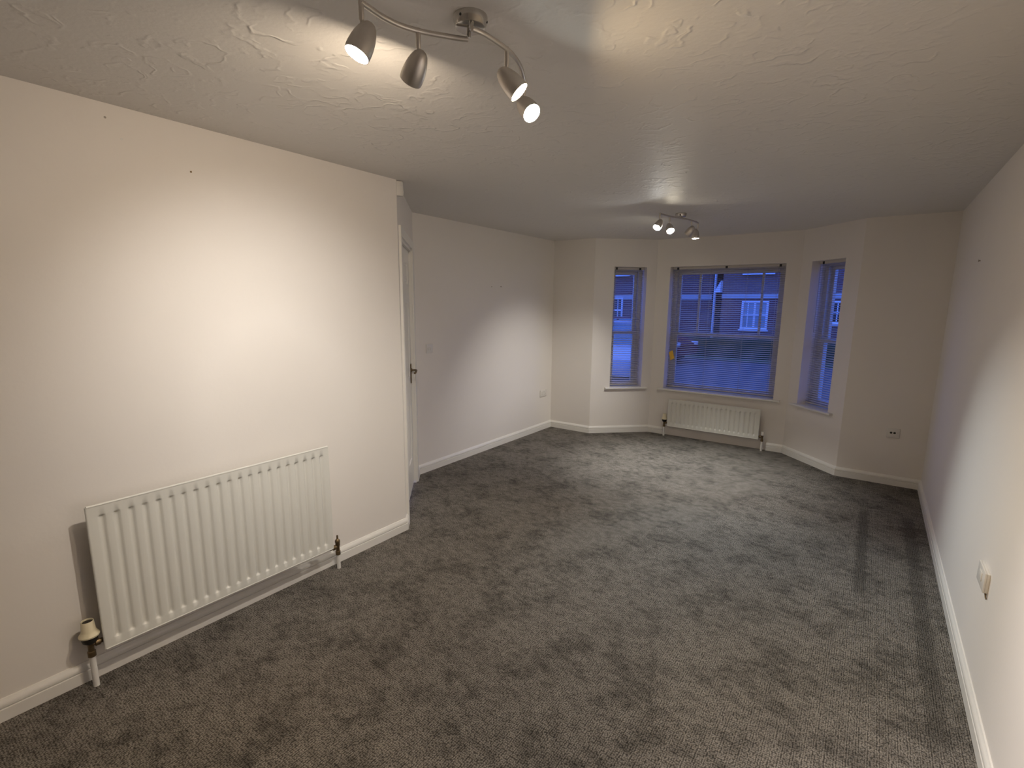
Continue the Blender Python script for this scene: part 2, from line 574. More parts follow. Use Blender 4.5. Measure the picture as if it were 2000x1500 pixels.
# ------------------------------------------------------------------ door in the angled wall
def build_door():
    w = W_DOOR
    root = structure(empty('door_1', w.at(0), w.rz))
    # lining and architrave
    bm = bmesh.new()
    s0, s1, zt = DOOR_S0, DOOR_S1, DOOR_TOP
    lin = 0.028
    box(bm, (s0 - 0.001, 0.0, 0.0), (s0 + lin, 0.12, zt)); box(bm, (s1 - lin, 0.0, 0.0), (s1 + 0.001, 0.12, zt)); box(bm, (s0, 0.0, zt - lin), (s1, 0.12, zt + 0.001))
    # door stop behind the leaf
    box(bm, (s0 + lin, 0.062, 0.0), (s0 + lin + 0.012, 0.09, zt - lin)); box(bm, (s1 - lin - 0.012, 0.062, 0), (s1 - lin, 0.09, zt - lin)); box(bm, (s0 + lin, 0.062, zt - lin - 0.012), (s1 - lin, 0.09, zt - lin))
    link_mesh('door_lining', bm, M['gloss'], root)
    prof = [(0, 0), (0, 0.012), (0.008, 0.016), (0.022, 0.0175), (0.046, 0.019), (0.055, 0.0185), (0.062, 0.015), (0.062, 0)]   # across, out of the wall
    bm = bmesh.new()
    i0, i1, it = s0 + 0.006, s1 - 0.006, zt - 0.006
    rows = []
    for (ax, az, mx, mz) in ((i0, 0, -1, 0), (i0, it, -1, 1), (i1, it, 1, 1), (i1, 0, 1, 0)):
        rows.append([bm.verts.new((ax + mx * c, -t, az + mz * c)) for c, t in prof])
    for a, b in zip(rows, rows[1:]):
        for i in range(len(a)):
            j = (i + 1) % len(a)
            bm.faces.new((a[i], a[j], b[j], b[i]))
    bm.faces.new(rows[0]); bm.faces.new(rows[-1])
    link_mesh('architrave', bm, M['gloss'], root, 30)
    # six-panel leaf: a grid with the panels sunk and raised again
    d0, d1, dz0, dz1 = s0 + lin + 0.003, s1 - lin - 0.003, 0.014, zt - lin - 0.003
    yf, yb = 0.022, 0.060
    wd = d1 - d0
    st, mid = 0.115, 0.10
    pw = (wd - 2 * st - mid) / 2
    px = [(d0 + st, d0 + st + pw), (d1 - st - pw, d1 - st)]
    pz = [(0.27, 0.795), (1.0, 1.62), (1.77, 1.935)]
    xs, zs = sorted({d0, d1, *[v for p in px for v in p]}), sorted({dz0, dz1, *[v for p in pz for v in p]})
    bm = bmesh.new()
    for i in range(len(xs) - 1):
        for j in range(len(zs) - 1):
            x0, x1, z0, z1 = xs[i], xs[i + 1], zs[j], zs[j + 1]
            if (x0, x1) in px and (z0, z1) in pz:
                rings = []
                for ins, dep in ((0, 0), (0.006, 0.007), (0.014, 0.008), (0.030, 0.002), (0.036, 0.0015)):
                    rings.append([bm.verts.new((x0 + ins, yf + dep, z0 + ins)), bm.verts.new((x1 - ins, yf + dep, z0 + ins)),
                                  bm.verts.new((x1 - ins, yf + dep, z1 - ins)), bm.verts.new((x0 + ins, yf + dep, z1 - ins))])
                for a, b in zip(rings, rings[1:]):
                    for k in range(4):
                        bm.faces.new((a[k], a[(k + 1) % 4], b[(k + 1) % 4], b[k]))
                bm.faces.new(rings[-1])
            else:
                bm.faces.new([bm.verts.new(p) for p in ((x0, yf, z0), (x1, yf, z0), (x1, yf, z1), (x0, yf, z1))])
    bmesh.ops.remove_doubles(bm, verts=bm.verts, dist=1e-5)
    bnd = [e for e in bm.edges if e.is_boundary]
    ext = bmesh.ops.extrude_edge_only(bm, edges=bnd)
    bmesh.ops.translate(bm, verts=[g for g in ext['geom'] if isinstance(g, bmesh.types.BMVert)], vec=(0, yb - yf, 0))
    bmesh.ops.contextual_create(bm, geom=[e for e in bm.edges if e.is_boundary])
    leaf = link_mesh('door_leaf', bm, M['gloss'], root)
    # lever handle on its back plate
    hx = d1 - 0.058
    bm = bmesh.new()
    box(bm, (hx - 0.019, yf - 0.008, 0.93), (hx + 0.019, yf, 1.10), bevel=0.004)
    hp = link_mesh('handle_plate', bm, M['brass'], leaf, 40)
    bm = bmesh.new()
    tube(bm, spline([(hx, yf - 0.004, 1.045), (hx, yf - 0.036, 1.045), (hx - 0.012, yf - 0.050, 1.045), (hx - 0.05, yf - 0.053, 1.043), (hx - 0.098, yf - 0.050, 1.036), (hx - 0.112, yf - 0.044, 1.030)], 6), 0.0085, 12)
    lathe(bm, [(0.016, 0), (0.015, 0.006), (0.010, 0.010)], 20, Matrix.Translation((hx, yf - 0.006, 1.045)) @ Matrix.Rotation(PI / 2, 4, 'X'))
    link_mesh('lever', bm, M['brass'], leaf, 50)
    # hinges on the near side
    for z in (0.24, 1.80):
        bm = bmesh.new()
        lathe(bm, [(0.006, -0.045), (0.006, 0.045)], 12, Matrix.Translation((d0 - 0.002, yf - 0.004, z)))
        link_mesh('hinge', bm, M['brass'], leaf, 50)


build_door()


# ------------------------------------------------------------------ windows, sills
def build_window(n, w, s0, s1, bars):
    root = structure(empty('window_%d' % n, w.at(0), w.rz))
    z0, z1 = WIN_Z0, WIN_Z1
    yo, yi = 0.246, 0.165                       # frame depth in the recess
    fr = 0.045
    bm = bmesh.new()
    box(bm, (s0, yi, z0), (s0 + fr, yo, z1)); box(bm, (s1 - fr, yi, z0), (s1, yo, z1))
    box(bm, (s0 + fr, yi, z0), (s1 - fr, yo, z0 + fr * 0.7)); box(bm, (s0 + fr, yi, z1 - fr), (s1 - fr, yo, z1))
    link_mesh('window_frame', bm, M['upvc'], root)
    tz = 1.268
    a0, a1 = s0 + fr, s1 - fr

    def sash(name, zb, zt, ya, yb, gbars, mt, st=0.036):
        bm = bmesh.new()
        box(bm, (a0, ya, zb), (a0 + st, yb, zt), 0.003, 1); box(bm, (a1 - st, ya, zb), (a1, yb, zt), 0.003, 1)
        box(bm, (a0 + st, ya, zb), (a1 - st, yb, zb + mt[0]), 0.003, 1); box(bm, (a0 + st, ya, zt - mt[1]), (a1 - st, yb, zt), 0.003, 1)
        for gx in gbars:
            box(bm, (gx - 0.0125, ya + 0.006, zb + mt[0]), (gx + 0.0125, yb - 0.006, zt - mt[1]))
        so = link_mesh(name, bm, M['upvc'], root)
        bm = bmesh.new()
        box(bm, (a0 + st - 0.004, (ya + yb) / 2 - 0.002, zb + mt[0] - 0.004), (a1 - st + 0.004, (ya + yb) / 2 + 0.002, zt - mt[1] + 0.004))
        link_mesh('pane', bm, M['glass'], so)
        return so
    sash('upper_sash', tz - 0.018, z1 - fr, yi + 0.040, yi + 0.078, bars, (0.036, 0.036))
    lo = sash('lower_sash', z0 + fr * 0.7, tz + 0.022, yi + 0.002, yi + 0.039, [], (0.030, 0.044))
    bm = bmesh.new()
    c = (s0 + s1) / 2
    box(bm, (c - 0.03, yi - 0.012, tz + 0.0), (c + 0.03, yi + 0.004, tz + 0.018), 0.003)
    box(bm, (c - 0.008, yi - 0.02, tz + 0.004), (c + 0.038, yi - 0.010, tz + 0.014), 0.003)
    link_mesh('window_catch', bm, M['upvc'], lo, 40)
    # sill board with a rounded nose
    bm = bmesh.new()
    sb = bmesh.new()
    nose = [(-0.036, -0.022), (-0.040, -0.018), (-0.042, -0.010), (-0.040, -0.003), (-0.036, 0.0), (0.0, 0.0), (0.0, -0.022)]
    e0, e1 = s0 - 0.066, s1 + 0.066
    extrude_poly(bm, [(e0, y, z0 + z) for y, z in nose], (e1 - e0, 0, 0))
    box(bm, (s0 + 0.0005, 0.0, z0 - 0.021), (s1 - 0.0005, yi + 0.004, z0 + 0.0006))
    sb.free()
    link_mesh('window_sill', bm, M['gloss'], root, 40)


build_window(1, W_BL, *H_BL, [])
x0 = E_.x
build_window(2, W_BC, *H_BC, [-1.78 - x0 + 0.003, -1.083 - x0])
build_window(3, W_BR, *H_BR, [])


# ------------------------------------------------------------------ venetian blinds
BLIND_Y = 0.098


def build_blind(w, s0, s1, label, cords, wand_s, tagged=False):
    root = empty('venetian_blind', w.at((s0 + s1) / 2, -BLIND_Y, WIN_Z1), w.rz)
    tag(root, label, 'blind', 'venetian blinds in the bay')
    hw = (s1 - s0) / 2 - 0.007
    c = (s0 + s1) / 2
    cords = [k - c for k in cords]
    top = 0.0
    bm = bmesh.new()
    # open-topped metal channel
    prof = [(-0.014, -0.001), (-0.014, -0.028), (0.014, -0.028), (0.014, -0.001), (0.0125, -0.001), (0.0125, -0.0265), (-0.0125, -0.0265), (-0.0125, -0.001)]
    extrude_poly(bm, [(-hw, y, z) for y, z in prof], (2 * hw, 0, 0))
    link_mesh('headrail', bm, M['slat'], root)
    for k in ((-hw + 0.05, hw - 0.05) if hw < 0.4 else (-hw + 0.06, 0.0, hw - 0.06)):
        bm = bmesh.new()
        box(bm, (k - 0.012, -0.0165, -0.030), (k + 0.012, -0.0125, -0.003))
        link_mesh('headrail_clip', bm, M['dark'], root)
    pitch, tilt = 0.0232, math.radians(15)
    zbot = -(WIN_Z1 - WIN_Z0) + 0.020
    n = int((-0.045 - zbot) / pitch)
    bm = bmesh.new()
    cs = [(-0.0125, 0.0), (-0.0065, 0.0011), (0.0, 0.0015), (0.0065, 0.0011), (0.0125, 0.0)]
    cross = [(y, z) for y, z in cs] + [(y, z - 0.0005) for y, z in reversed(cs)]
    for i in range(n):
        z = -0.045 - i * pitch
        ct, sn = math.cos(tilt), math.sin(tilt)
        extrude_poly(bm, [(-hw + 0.002, y * ct - zz * sn, z + y * sn + zz * ct) for y, zz in cross], (2 * hw - 0.004, 0, 0))
    link_mesh('slats', bm, M['slat'], root)
    zl = -0.045 - n * pitch
    bm = bmesh.new()
    box(bm, (-hw + 0.002, -0.0125, zl - 0.006), (hw - 0.002, 0.0125, zl + 0.006), 0.003)
    link_mesh('bottom_rail', bm, M['slat'], root)
    bm = bmesh.new()
    for k in cords:
        for y in (-0.0132, 0.0132):
            box(bm, (k - 0.0009, y - 0.0006, zl), (k + 0.0009, y + 0.0006, -0.02))
    link_mesh('ladder_cord', bm, M['cord'], root)
    bm = bmesh.new()
    wx = wand_s - c
    tube(bm, [(wx, -0.020, -0.022), (wx, -0.022, -0.04), (wx + 0.004, -0.024, -0.72)], 0.0028, 8)
    link_mesh('tilt_wand', bm, M['cord'], root, 60)
    if tagged:
        cx = -2.03 - E_.x - c
        bm = bmesh.new()
        tube(bm, [(cx - 0.01, -0.020, -0.022), (cx - 0.008, -0.022, -0.6), (cx, -0.023, 1.065 - WIN_Z1)], 0.0012, 6)
        pull = link_mesh('pull_cord', bm, M['cord'], root, 60)
        bm = bmesh.new()
        pts = [(-0.034, 0.036), (0.012, 0.066), (0.041, -0.032), (-0.006, -0.066)]
        extrude_poly(bm, [(cx + a, -0.0255, 1.0 - WIN_Z1 + b) for a, b in pts], (0, 0.0014, 0))
        card = link_mesh('warning_tag', bm, M['yellow'], pull)
        card['label'] = 'small yellow card tag hanging on the cord'
    return root


build_blind(W_BL, *H_BL, 'narrow grey slatted blind in the bay window beside the socket wall', [0.30, 0.60], 0.285)
build_blind(W_BC, *H_BC, 'wide grey slatted blind with a yellow card tag, above the small radiator', [0.24, 0.62, 1.02, 1.33], 0.181, True)
build_blind(W_BR, *H_BR, 'narrow grey slatted blind in the bay window beside the aerial outlet wall', [0.20, 0.52], 0.175)


# ------------------------------------------------------------------ radiators
def grooved_panel(bm, x0, x1, z0, z1, y, n, margin, slotw, topm, botm, depth, thick):
    """front sheet facing -y with n vertical sunk channels"""
    xs = [x0, x0 + 0.004]
    pitch = (x1 - x0 - 2 * margin) / (n - 1)
    prof = [(-0.5, 0.0), (-0.36, 0.12), (-0.22, 0.62), (-0.09, 0.97), (0.09, 0.97), (0.22, 0.62), (0.36, 0.12), (0.5, 0.0)]
    cols = [(x0, 0.0), (x0 + 0.010, 0.0)]
    for i in range(n):
        cx = x0 + margin + i * pitch
        cols += [(cx + u * slotw, d) for u, d in prof]
    cols += [(x1 - 0.010, 0.0), (x1, 0.0)]
    zt, zb = z1 - topm, z0 + botm
    rows = [(z0, 0), (zb, 0), (zb + 0.003, 0.25), (zb + 0.007, 0.85), (zb + 0.011, 1.05), (zb + 0.024, 1.0), (zb + 0.05, 0.82), (zt - 0.05, 0.82), (zt - 0.024, 1.0), (zt - 0.011, 1.05), (zt - 0.007, 0.85), (zt - 0.003, 0.25), (zt, 0), (z1, 0)]
    grid = [[bm.verts.new((cx, y + depth * dx * dz, rz_)) for cx, dx in cols] for rz_, dz in rows]
    for a, b in zip(grid, grid[1:]):
        for i in range(len(a) - 1):
            bm.faces.new((a[i], a[i + 1], b[i + 1], b[i]))
    bnd = [e for e in bm.edges if e.is_boundary]
    ext = bmesh.ops.extrude_edge_only(bm, edges=bnd)
    vs = [g for g in ext['geom'] if isinstance(g, bmesh.types.BMVert)]
    bmesh.ops.translate(bm, verts=vs, vec=(0, thick, 0))
    bmesh.ops.contextual_create(bm, geom=[e for e in bm.edges if e.is_boundary])


def build_radiator(w, s0, s1, z0, z1, nch, label, trv_s, trv_z, lock_s, lock_z, white_cap, face=0.10):
    root = empty('radiator', w.at((s0 + s1) / 2), w.rz)
    tag(root, label, 'radiator', 'white ribbed radiators')
    hw = (s1 - s0) / 2
    c = (s0 + s1) / 2
    hgt = z1 - z0
    bm = bmesh.new()
    grooved_panel(bm, -hw, hw, z0, z1, -face, nch, 0.046, 0.031, 0.040, 0.036, 0.0115, 0.016)
    pan = link_mesh('panel', bm, M['rad'], root, 45)
    bm = bmesh.new()
    # folded rim round the sheet
    tube(bm, [(-hw, -face + 0.004, z1), (hw, -face + 0.004, z1)], 0.0055, 10)
    tube(bm, [(-hw, -face + 0.004, z0), (hw, -face + 0.004, z0)], 0.0055, 10)
    tube(bm, [(-hw, -face + 0.006, z0), (-hw, -face + 0.006, z1)], 0.0055, 10)
    tube(bm, [(hw, -face + 0.006, z0), (hw, -face + 0.006, z1)], 0.0055, 10)
    link_mesh('rim', bm, M['rad'], pan, 60)
    # convector fins behind the sheet
    bm = bmesh.new()
    m = int((2 * hw - 0.12) / 0.03)
    for i in range(m + 1):
        x = -hw + 0.06 + i * (2 * hw - 0.12) / m
        box(bm, (x - 0.0006, -face + 0.0165, z0 + 0.03), (x + 0.0006, -face + 0.042, z1 - 0.03))
    box(bm, (-hw + 0.06, -face + 0.042, z0 + 0.03), (hw - 0.06, -face + 0.0432, z1 - 0.03))
    link_mesh('convector_fins', bm, M['rad'], root)
    for x in (-hw + 0.16, hw - 0.16):
        bm = bmesh.new()
        box(bm, (x - 0.016, -0.005, z0 + 0.06), (x + 0.016, -0.0008, z1 - 0.05)); box(bm, (x - 0.016, -face + 0.044, z1 - 0.10), (x + 0.016, -0.003, z1 - 0.07)); box(bm, (x - 0.016, -face + 0.044, z0 + 0.06), (x + 0.016, -0.003, z0 + 0.09))
        link_mesh('wall_bracket', bm, M['rad'], root)
    # thermostatic valve
    yv = -0.072
    for kind, sx, zc in (('trv', trv_s - c, trv_z), ('lock', lock_s - c, lock_z)):
        sgn = 1 if sx < 0 else -1                # towards the panel
        T = Matrix.Translation((sx, yv, zc))
        bm = bmesh.new()
        lathe(bm, [(0.010, -0.075), (0.0145, -0.075), (0.0145, -0.052), (0.011, -0.050), (0.011, -0.02), (0.0135, -0.016), (0.0135, 0.0)], 20, T)
        edge = (-hw + 0.006) if sgn > 0 else (hw - 0.006)
        zt = zc - 0.022
        ta = Matrix.Translation((sx, yv, zt)) @ Matrix.Rotation(PI / 2 * sgn, 4, 'Y')
        ln = abs(edge - sx)
        lathe(bm, [(0.009, 0.0), (0.009, 0.014), (0.0145, 0.015), (0.0145, ln * 0.62), (0.010, ln * 0.64), (0.010, ln)], 16, ta)
        if kind == 'lock' and not white_cap:
            lathe(bm, [(0.0135, 0.0), (0.015, 0.004), (0.015, 0.016), (0.010, 0.024), (0.0055, 0.028), (0.0055, 0.046), (0.004, 0.050)], 18, T)
        vb = link_mesh('thermostatic_valve' if kind == 'trv' else 'lockshield_valve', bm, M['brass'], root, 40)
        if kind == 'trv':
            bm = bmesh.new()
            lathe(bm, [(0.017, -0.014), (0.025, -0.006), (0.029, 0.010), (0.029, 0.022)], 28, T)
            link_mesh('valve_collar', bm, M['black'], vb, 50)
            bm = bmesh.new()
            lathe(bm, [(0.024, 0.018), (0.035, 0.020), (0.036, 0.026), (0.033, 0.031), (0.0275, 0.038), (0.025, 0.045), (0.0215, 0.086), (0.0205, 0.088), (0.0190, 0.087), (0.0185, 0.080)], 32, T, cap1=False)
            link_mesh('valve_head', bm, M['cream'], vb, 40)
            bm = bmesh.new()
            lathe(bm, [(0.0186, 0.074), (0.0186, 0.0815)], 28, T)
            link_mesh('valve_top', bm, M['black'], vb, 40)
        elif white_cap:
            bm = bmesh.new()
            lathe(bm, [(0.0145, -0.004), (0.0150, 0.0), (0.0140, 0.034), (0.0125, 0.038)], 20, T)
            link_mesh('valve_cap', bm, M['plate'], vb, 40)
        bm = bmesh.new()
        lathe(bm, [(0.0115, 0.0), (0.0115, zc - 0.070)], 18, Matrix.Translation((sx, yv, 0.0)))
        link_mesh('supply_pipe', bm, M['pipe'], root, 40)
    return root


build_radiator(W_L, 0.560 - A0.y, 1.673 - A0.y, 0.157, 0.792, 21, 'long tall white ribbed radiator on the wall before the doorway, cream valve at one end', 0.517 - A0.y, 0.215, 1.722 - A0.y, 0.165, False)
build_radiator(W_BC, -1.972 - E_.x, -0.938 - E_.x, 0.135, 0.470, 19, 'short low white ribbed radiator under the middle bay window', -2.018 - E_.x, 0.190, -0.897 - E_.x, 0.185, True, face=0.095)


# ------------------------------------------------------------------ spotlight bars on the ceiling
def head_mesh():
    """bullet-shaped shade: apex at the origin, mouth towards -z"""
    bm = bmesh.new()
    out = [(0.0, 0.0), (0.007, -0.0008), (0.013, -0.004), (0.0195, -0.012), (0.0245, -0.024), (0.0285, -0.038), (0.0312, -0.053), (0.0325, -0.068), (0.0325, -0.080), (0.0315, -0.088)]
    inn = [(0.0300, -0.0875), (0.0300, -0.080), (0.0295, -0.066), (0.026, -0.045)]
    lathe(bm, out + inn, 40, cap1=True)
    return bm


def lens_mesh():
    bm = bmesh.new()
    lathe(bm, [(0.0, -0.0865), (0.012, -0.0862), (0.022, -0.0848), (0.0288, -0.0815), (0.0288, -0.076)], 32, cap1=True)
    return bm


_bm = head_mesh(); HEAD = bpy.data.meshes.new('spot_head'); bmesh.ops.recalc_face_normals(_bm, faces=_bm.faces); _bm.to_mesh(HEAD); _bm.free()
HEAD.materials.append(M['nickel'])
for p_ in HEAD.polygons:
    p_.use_smooth = True
HEAD.set_sharp_from_angle(angle=math.radians(40))
_bm = lens_mesh(); LENS0 = bpy.data.meshes.new('lens'); bmesh.ops.recalc_face_normals(_bm, faces=_bm.faces); _bm.to_mesh(LENS0); _bm.free()
for p_ in LENS0.polygons:
    p_.use_smooth = True
SPOT_CONE = 75


def build_spotbar(name, label, base, bars, heads, zbar):
    root = empty(name, (base[0], base[1], H))
    tag(root, label, 'ceiling light', 'four-spot ceiling lights')
    o = Vector((base[0], base[1], H))
    bm = bmesh.new()
    lathe(bm, [(0.0475, 0.0), (0.0478, -0.003), (0.0462, -0.014), (0.0410, -0.0275), (0.0385, -0.0285)], 48)
    bs = link_mesh('ceiling_base', bm, M['chrome'], root, 40)
    for k in range(3):
        bm = bmesh.new()
        a = 0.6 + k * 2 * PI / 3
        lathe(bm, [(0.0035, 0.0), (0.0035, 0.003), (0.002, 0.004)], 10, Matrix.Translation((0.0440 * math.cos(a), 0.0440 * math.sin(a), -0.013)) @ Matrix.Rotation(a, 4, 'Z') @ Matrix.Rotation(PI / 2, 4, 'Y'))
        link_mesh('fixing_screw', bm, M['dark'], bs)
    for pts in bars:
        P = [Vector(p) - o for p in pts]
        bm = bmesh.new()
        tube(bm, spline(P, 8), 0.0072, 14)
        br = link_mesh('bar', bm, M['nickel'], root, 60)
        # the short post that carries the bar from the base
        q = P[-1] if (P[-1].xy.length < P[0].xy.length) else P[0]
        q2 = Vector((q.x * 0.75, q.y * 0.75, 0))
        bm = bmesh.new()
        lathe(bm, [(0.006, -0.027), (0.006, q.z + 0.002)], 12, Matrix.Translation((q2.x, q2.y, 0)))
        link_mesh('bar_post', bm, M['chrome'], br, 50)
    for (p, drop, ax, power, col, glow, gcol, *cone) in heads:
        p = Vector(p) - o
        ax = Vector(ax).normalized()
        up = (Vector((0, 0, 1)) - ax * ax.z).normalized()
        bm = bmesh.new()
        lathe(bm, [(0.0068, 0.006), (0.0068, -drop + 0.006), (0.0045, -drop + 0.003), (0.0045, -drop - 0.006)], 14, Matrix.Translation(p))
        link_mesh('stem', bm, M['nickel'], root, 50)
        hd = bpy.data.objects.new('spot_head', HEAD)
        COL.objects.link(hd)
        hd.parent = root
        # the stem meets the upper side of the shade just below its apex
        hd.location = p + Vector((0, 0, -drop)) - ax * 0.012 - up * 0.019
        hd.rotation_mode = 'QUATERNION'
        hd.rotation_quaternion = Vector((0, 0, -1)).rotation_difference(ax)
        me = LENS0.copy()
        me.materials.append(emit_mat('lit_bulb', gcol, glow))
        ln = bpy.data.objects.new('lens', me)
        COL.objects.link(ln)
        ln.parent = hd
        ld = bpy.data.lights.new('bulb_light', 'SPOT')
        ld.energy = power
        ld.color = col
        ld.spot_size = math.radians(cone[0] if cone else SPOT_CONE)
        ld.spot_blend = 1.0 if cone else 0.8
        ld.shadow_soft_size = 0.022
        lo = bpy.data.objects.new('bulb_light', ld)
        COL.objects.link(lo)
        lo.parent = hd
        lo.location = (0, 0, -0.0895)
    return root


ZB = 2.352
build_spotbar('ceiling_spotlight', 'four-spot brushed metal ceiling light that is closer and larger, on the long radiator side', (-1.0, 1.186),
    [[(-1.119, 0.906, ZB), (-1.122, 0.938, ZB), (-1.126, 0.981, ZB), (-1.120, 1.035, ZB), (-1.098, 1.088, ZB), (-1.066, 1.135, ZB), (-1.040, 1.170, ZB), (-1.017, 1.196, ZB)],
     [(-0.971, 1.159, ZB), (-0.962, 1.198, ZB), (-0.960, 1.242, ZB), (-0.961, 1.304, ZB), (-0.970, 1.355, ZB), (-0.990, 1.414, ZB), (-1.023, 1.479, ZB), (-1.053, 1.529, ZB)]],
    [((-1.120, 0.910, ZB), 0.044, (-0.203, -0.380, -0.902), 38.0, (1.0, 0.78, 0.50), 160.0, WARM),
     ((-1.101, 1.085, ZB), 0.048, (-0.765, 0.200, -0.610), 70.0, (1.0, 0.97, 0.92), 900.0, (1.0, 0.82, 0.61), 82),
     ((-0.961, 1.304, ZB), 0.048, (0.590, 0.345, -0.730), 66.0, (1.0, 0.80, 0.55), 640.0, (1.0, 0.71, 0.38)),
     ((-1.053, 1.529, ZB), 0.036, (0.700, -0.199, -0.686), 138.0, (1.0, 0.95, 0.98), 100.0, (0.9, 1.0, 0.95))], ZB)

_c = Vector((-1.466, 4.544))


def sh(x, y, k=0.9):
    v = _c + (Vector((x, y)) - _c) * k
    return (v.x, v.y, ZB)


build_spotbar('ceiling_spotlight', 'four-spot brushed metal ceiling light further down the room, in front of the bay windows', (-1.466, 4.544),
    [[sh(-1.518, 4.172, 1.0), sh(-1.510, 4.236, 0.98), sh(-1.499, 4.329, 0.96), sh(-1.473, 4.405), sh(-1.452, 4.454), sh(-1.440, 4.508)],
     [sh(-1.450, 4.480), sh(-1.411, 4.585), sh(-1.398, 4.690), sh(-1.388, 4.781), sh(-1.391, 4.83), sh(-1.397, 4.879)]],
    [(sh(-1.518, 4.176, 1.0), 0.044, (-0.18, -0.62, -0.76), 80.0, COOL, 230.0, (1.0, 1.0, 0.97)),
     (sh(-1.505, 4.345), 0.052, (0.413, -0.529, -0.742), 155.0, (0.80, 0.93, 1.0), 230.0, (1.0, 0.90, 0.70)),
     (sh(-1.400, 4.672), 0.046, (-0.620, 0.110, -0.775), 98.0, (1.0, 0.96, 0.88), 330.0, (1.0, 0.93, 0.7)),
     (sh(-1.395, 4.875), 0.056, (0.045, -0.010, -0.999), 236.0, (0.99, 1.0, 0.95), 100.0, (1.0, 0.95, 0.9))], ZB)


# ------------------------------------------------------------------ small wall fittings
def plate(bm, wd, ht, y=0.0, th=0.009):
    box(bm, (-wd / 2, -th - y, -ht / 2), (wd / 2, -y, ht / 2), 0.003)


def build_switch():
    root = empty('light_switch', W_FAR.at(0.5, 0, 0), W_FAR.rz)
    root.location = (XL2, 3.406, 1.195)
    tag(root, 'white two-gang light switch on the wall beside the door', 'switch')
    bm = bmesh.new(); plate(bm, 0.086, 0.086); link_mesh('face_plate', bm, M['plate'], root, 40)
    for x in (-0.014, 0.014):
        bm = bmesh.new(); vs = box(bm, (x - 0.008, -0.0135, -0.014), (x + 0.008, -0.008, 0.014), 0.0015)
        link_mesh('rocker', bm, M['plate'], root, 40)
    for x in (-0.03, 0.03):
        bm = bmesh.new()
        lathe(bm, [(0.0032, 0), (0.0030, 0.0006)], 12, Matrix.Translation((x, -0.009, 0)) @ Matrix.Rotation(PI / 2, 4, 'X'))
        link_mesh('screw', bm, M['nickel'], root)


def build_socket():
    root = empty('wall_socket', (XL2, 5.446, 0.482), W_FAR.rz)
    tag(root, 'white double plug socket low on the wall near the far corner', 'socket')
    bm = bmesh.new(); plate(bm, 0.146, 0.086, th=0.012); fp = link_mesh('face_plate', bm, M['plate'], root, 40)
    for x in (-0.036, 0.036):
        bm = bmesh.new()
        box(bm, (x - 0.002, -0.0124, 0.004), (x + 0.002, -0.0115, 0.012)); box(bm, (x - 0.0145, -0.0124, -0.016), (x - 0.008, -0.0115, -0.0125)); box(bm, (x + 0.008, -0.0124, -0.016), (x + 0.0145, -0.0115, -0.0125))
        link_mesh('pin_hole', bm, M['dark'], root)
        bm = bmesh.new(); box(bm, (x * 0.45 - 0.006, -0.0155, 0.014), (x * 0.45 + 0.006, -0.0115, 0.031), 0.001)
        link_mesh('rocker', bm, M['plate'], root, 40)


def build_aerial():
    root = empty('aerial_outlet', (0.242, YC, 0.486), W_FR.rz)
    tag(root, 'white aerial outlet plate with two dark round holes, on the short wall by the corner', 'outlet')
    bm = bmesh.new(); plate(bm, 0.098, 0.088); link_mesh('face_plate', bm, M['plate'], root, 40)
    for x in (-0.016, 0.010):
        bm = bmesh.new()
        lathe(bm, [(0.0095, 0), (0.0095, 0.0012), (0.007, 0.0012)], 20, Matrix.Translation((x, -0.009, 0.004)) @ Matrix.Rotation(PI / 2, 4, 'X'))
        link_mesh('connector', bm, M['dark'], root, 40)
    bm = bmesh.new()
    lathe(bm, [(0.0045, 0), (0.0045, 0.0012)], 14, Matrix.Translation((0.034, -0.009, 0.004)) @ Matrix.Rotation(PI / 2, 4, 'X'))
    link_mesh('screw', bm, M['nickel'], root)


def build_box():
    root = empty('wall_outlet', (XR, 2.713, 0.521), W_R.rz)
    tag(root, 'white wide outlet plate low on the long bare wall, loose cable stub under it', 'outlet')
    bm = bmesh.new(); box(bm, (-0.073, -0.010, -0.041), (0.073, 0.0, 0.041), 0.002); link_mesh('back_box', bm, M['plate'], root, 40)
    bm = bmesh.new(); plate(bm, 0.148, 0.084, 0.0095, 0.0075); link_mesh('face_plate', bm, M['plate'], root, 40)
    bm = bmesh.new(); box(bm, (-0.026, -0.0195, -0.014), (0.026, -0.0165, 0.022), 0.001); link_mesh('module', bm, M['plate'], root, 40)
    bm = bmesh.new()
    tube(bm, spline([(0.066, -0.006, -0.040), (0.068, -0.005, -0.050), (0.075, -0.004, -0.058), (0.082, -0.0035, -0.060)], 5), 0.0028, 8)
    link_mesh('cable_end', bm, M['brass'], root, 50)


def build_sensor():
    w = W_DOOR
    root = empty('alarm_sensor', w.at(0.045, 0, 2.352), w.rz)
    tag(root, 'small white alarm sensor tucked under the ceiling above the door', 'alarm sensor')
    bm = bmesh.new()
    pts = [(-0.028, 0.0), (-0.028, -0.014), (-0.020, -0.032), (-0.008, -0.040), (0.008, -0.040), (0.020, -0.032), (0.028, -0.014), (0.028, 0.0)]
    extrude_poly(bm, [(x, y, -0.045) for x, y in pts], (0, 0, 0.09))
    bmesh.ops.bevel(bm, geom=[e for e in bm.edges if abs(e.verts[0].co.z - e.verts[1].co.z) < 1e-5 and min(e.verts[0].co.y, e.verts[1].co.y) < -0.02], offset=0.003, segments=2, affect='EDGES')
    link_mesh('housing', bm, M['plate'], root, 40)
    bm = bmesh.new(); box(bm, (-0.010, -0.0418, -0.032), (0.010, -0.039, -0.006), 0.001); link_mesh('sensor_lens', bm, M['rad'], root, 40)


build_switch(); build_socket(); build_aerial(); build_box(); build_sensor()


